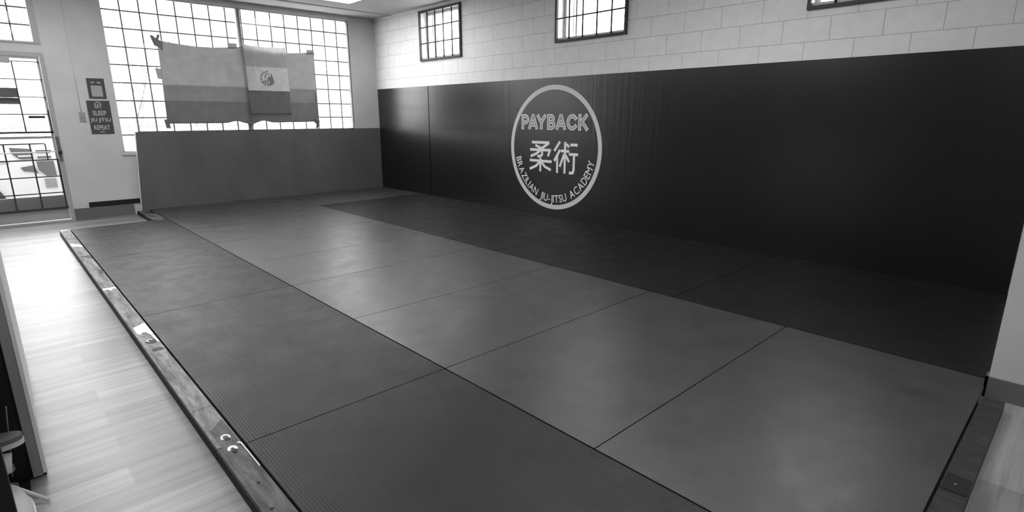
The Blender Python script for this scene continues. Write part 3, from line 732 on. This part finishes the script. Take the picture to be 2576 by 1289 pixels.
# flip-flop leaning edge-on: reads as a pale rod
tag(obj('wooden_rod', lambda b: tube(b, [(-5.76, -6.96, .075), (-5.584, -7.10, -.047)], .0062, 12), 'strap', smooth=True), 'pale rod leaning out of the shoe rack onto the floor', 'rod')
tag(obj('shoe', lambda b: sole(b, -5.80, -5.66, -6.965, .03, -.03, -.012, -.0), 'sole', bevel=.004), 'dark shoe sole under the pale rod in the rack', 'shoe')
bpy.data.objects['shoe.001'].name = 'dark_shoe' if 'shoe.001' in bpy.data.objects else 'shoe'

# ------------------------------------------------------------------ outdoors
GZ0 = -.35
struct(obj('ground', boxes((-60, 60, 1.9, 70, GZ0-.1, GZ0), (.3, 60, -40, 1.9, GZ0-.1, GZ0)), 'asphalt'))
struct(obj('sidewalk', boxes((-30, .27, .25, 1.9, GZ0-.1, FLOOR-.02)), 'concrete'))
# parked white car, side on
car = thing('car', 'white car parked outside the glass door', 'car', (-6.5, 3.3, GZ0))
prof = [(-8.7, -.12), (-8.72, .25), (-8.5, .42), (-7.7, .56), (-7.0, 1.02), (-6.6, 1.11), (-5.5, 1.12), (-5.1, 1.05), (-4.75, .74), (-4.62, .68), (-4.58, .3), (-4.62, -.1), (-5.0, -.14)]
obj('body', lambda b: prism(b, prof, lambda u, v, k: (u, k, v), 2.5, 4.2), 'carpaint', car, bevel=.05, smooth=False)
obj('side_window', lambda b: prism(b, [(-7.35, .68), (-6.85, .93), (-6.25, .98), (-6.25, .66)], lambda u, v, k: (u, k, v), 2.492, 2.51), 'carglass', car)
obj('side_window', lambda b: prism(b, [(-6.15, .70), (-6.15, .98), (-5.62, .97), (-5.42, .90), (-5.40, .72)], lambda u, v, k: (u, k, v), 2.492, 2.51), 'carglass', car)
obj('door_trim', boxes((-8.2, -5.3, 2.485, 2.51, .61, .63)), 'metal', car)
for x in (-7.9, -5.75):
    wh = obj('wheel', (lambda x_: (lambda b: tube(b, [(x_, 2.47, -.02), (x_, 2.72, -.02)], .33, 28)))(x), 'tyre', car)
    obj('hub', (lambda x_: (lambda b: tube(b, [(x_, 2.45, -.02), (x_, 2.5, -.02)], .2, 20)))(x), 'metal', wh)
obj('headlamp', lambda b: prism(b, [(-5.26, .85), (-4.99, .82), (-4.99, .66), (-5.16, .665), (-5.24, .75)], lambda u, v, k: (u, k, v), 2.48, 2.52), M['lampdark'], car)
obj('lamp_chrome', boxes((-5.17, -5.01, 2.474, 2.484, .705, .722)), 'white', car)
obj('grille_strip', boxes((-4.935, -4.76, 2.485, 2.52, .665, .70), (-4.94, -4.74, 2.485, 2.52, .755, .80)), M['lampdark'], car)
obj('bumper_shade', lambda b: prism(b, [(-5.17, .53), (-5.0, .56), (-4.96, .42), (-5.02, .45), (-5.14, .47)], lambda u, v, k: (u, k, v), 2.485, 2.52), M['lampdark'], car)  # dark blob of shade and reflection on the bodywork, put in as a patch
obj('fog_lamp', lambda b: prism(b, [(-4.96, .62), (-4.74, .62), (-4.73, .37), (-4.86, .37), (-4.95, .48)], lambda u, v, k: (u, k, v), 2.485, 2.55), M['lampdark'], car)
obj('bumper_vent', boxes((-4.90, -4.75, 2.485, 2.55, .29, .33), (-4.90, -4.75, 2.485, 2.55, .235, .275), (-4.90, -4.75, 2.485, 2.55, .18, .22)), 'grille', car)
# picket fence across the road
fn = thing('fence', 'long iron picket fence across the road outside the windows', 'fence', (0, 15, GZ0))
fb = bmesh.new()
for k in range(170): box(fb, -14+.2*k, -14+.2*k+.022, 15, 15.03, GZ0, 1.12+.05*(k % 12 == 0))
obj('pickets', fb, 'bark', fn)
obj('fence_rail', boxes((-14, 20, 15.03, 15.07, .95, .99), (-14, 20, 15.03, 15.07, -.1, -.06)), 'bark', fn)
# hedge bank
hb = bmesh.new()
gx, gy = 110, 6
vs = [[hb.verts.new((-40+90*i/gx, 24+.6*j, GZ0 + (0 if j in (0, gy) else (2.3+.45*math.sin(i*.37)+.5*random.random()+.35*math.sin(i*.11+j))*(1-.1*abs(j-3))))) for j in range(gy+1)] for i in range(gx+1)]
for i in range(gx):
    for j in range(gy): hb.faces.new((vs[i][j], vs[i+1][j], vs[i+1][j+1], vs[i][j+1]))
o = obj('hedge', hb, 'hedge'); o['kind'] = 'stuff'; tag(o, 'leafy hedge bank behind the picket fence', 'hedge')
# bare trees
def branch(b, p, d, ln, r, depth):
    q = p + d*ln*.5 + Vector((random.uniform(-1, 1), random.uniform(-1, 1), random.uniform(0, 1)))*ln*.05; e = p + d*ln
    tube(b, [p, q, e], r, 5, r*.6)
    if depth == 0: return
    for k in range(3 if depth > 2 else 2):
        nd = (d + Vector((random.uniform(-1, 1), random.uniform(-1, 1), random.uniform(-.15, .7)))*.62).normalized()
        branch(b, e if k else q, nd, ln*random.uniform(.62, .82), r*.6, depth-1)
for (x, y, h, lab) in ((-2.0, 11.5, 1.5, 'bare branching tree outside, left end of the barred window'), (.2, 12.5, 1.6, 'bare tree outside, just left of the large flag'), (7.6, 13.5, 1.5, 'bare tree outside, right end of the barred window'), (-6.6, 13.0, 1.4, 'bare tree outside beyond the glass door')):
    b = bmesh.new(); branch(b, Vector((x, y, GZ0)), Vector((.03, 0, 1)), h, .05, 5)
    tag(obj('bare_tree', b, 'bark'), lab, 'tree', 'bare trees outside')
# neighbouring building seen through the high windows
nb = thing('neighbouring_building', 'pale neighbouring building seen through the high window near the corner', 'building', (3, 7, GZ0))
obj('wall', boxes((1.2, 4.93, 5, 9, GZ0, 7.5)), 'siding', nb)
obj('window', boxes((4.62, 4.86, 4.97, 5.0, 3.65, 4.2)), 'darkglass', nb)
tag(obj('utility_pole', lambda b: tube(b, [(2.2, 1.07, GZ0), (2.2, 1.07, 6)], .03, 10), 'bark', smooth=True), 'slim grey pole outside the high window near the corner', 'pole')
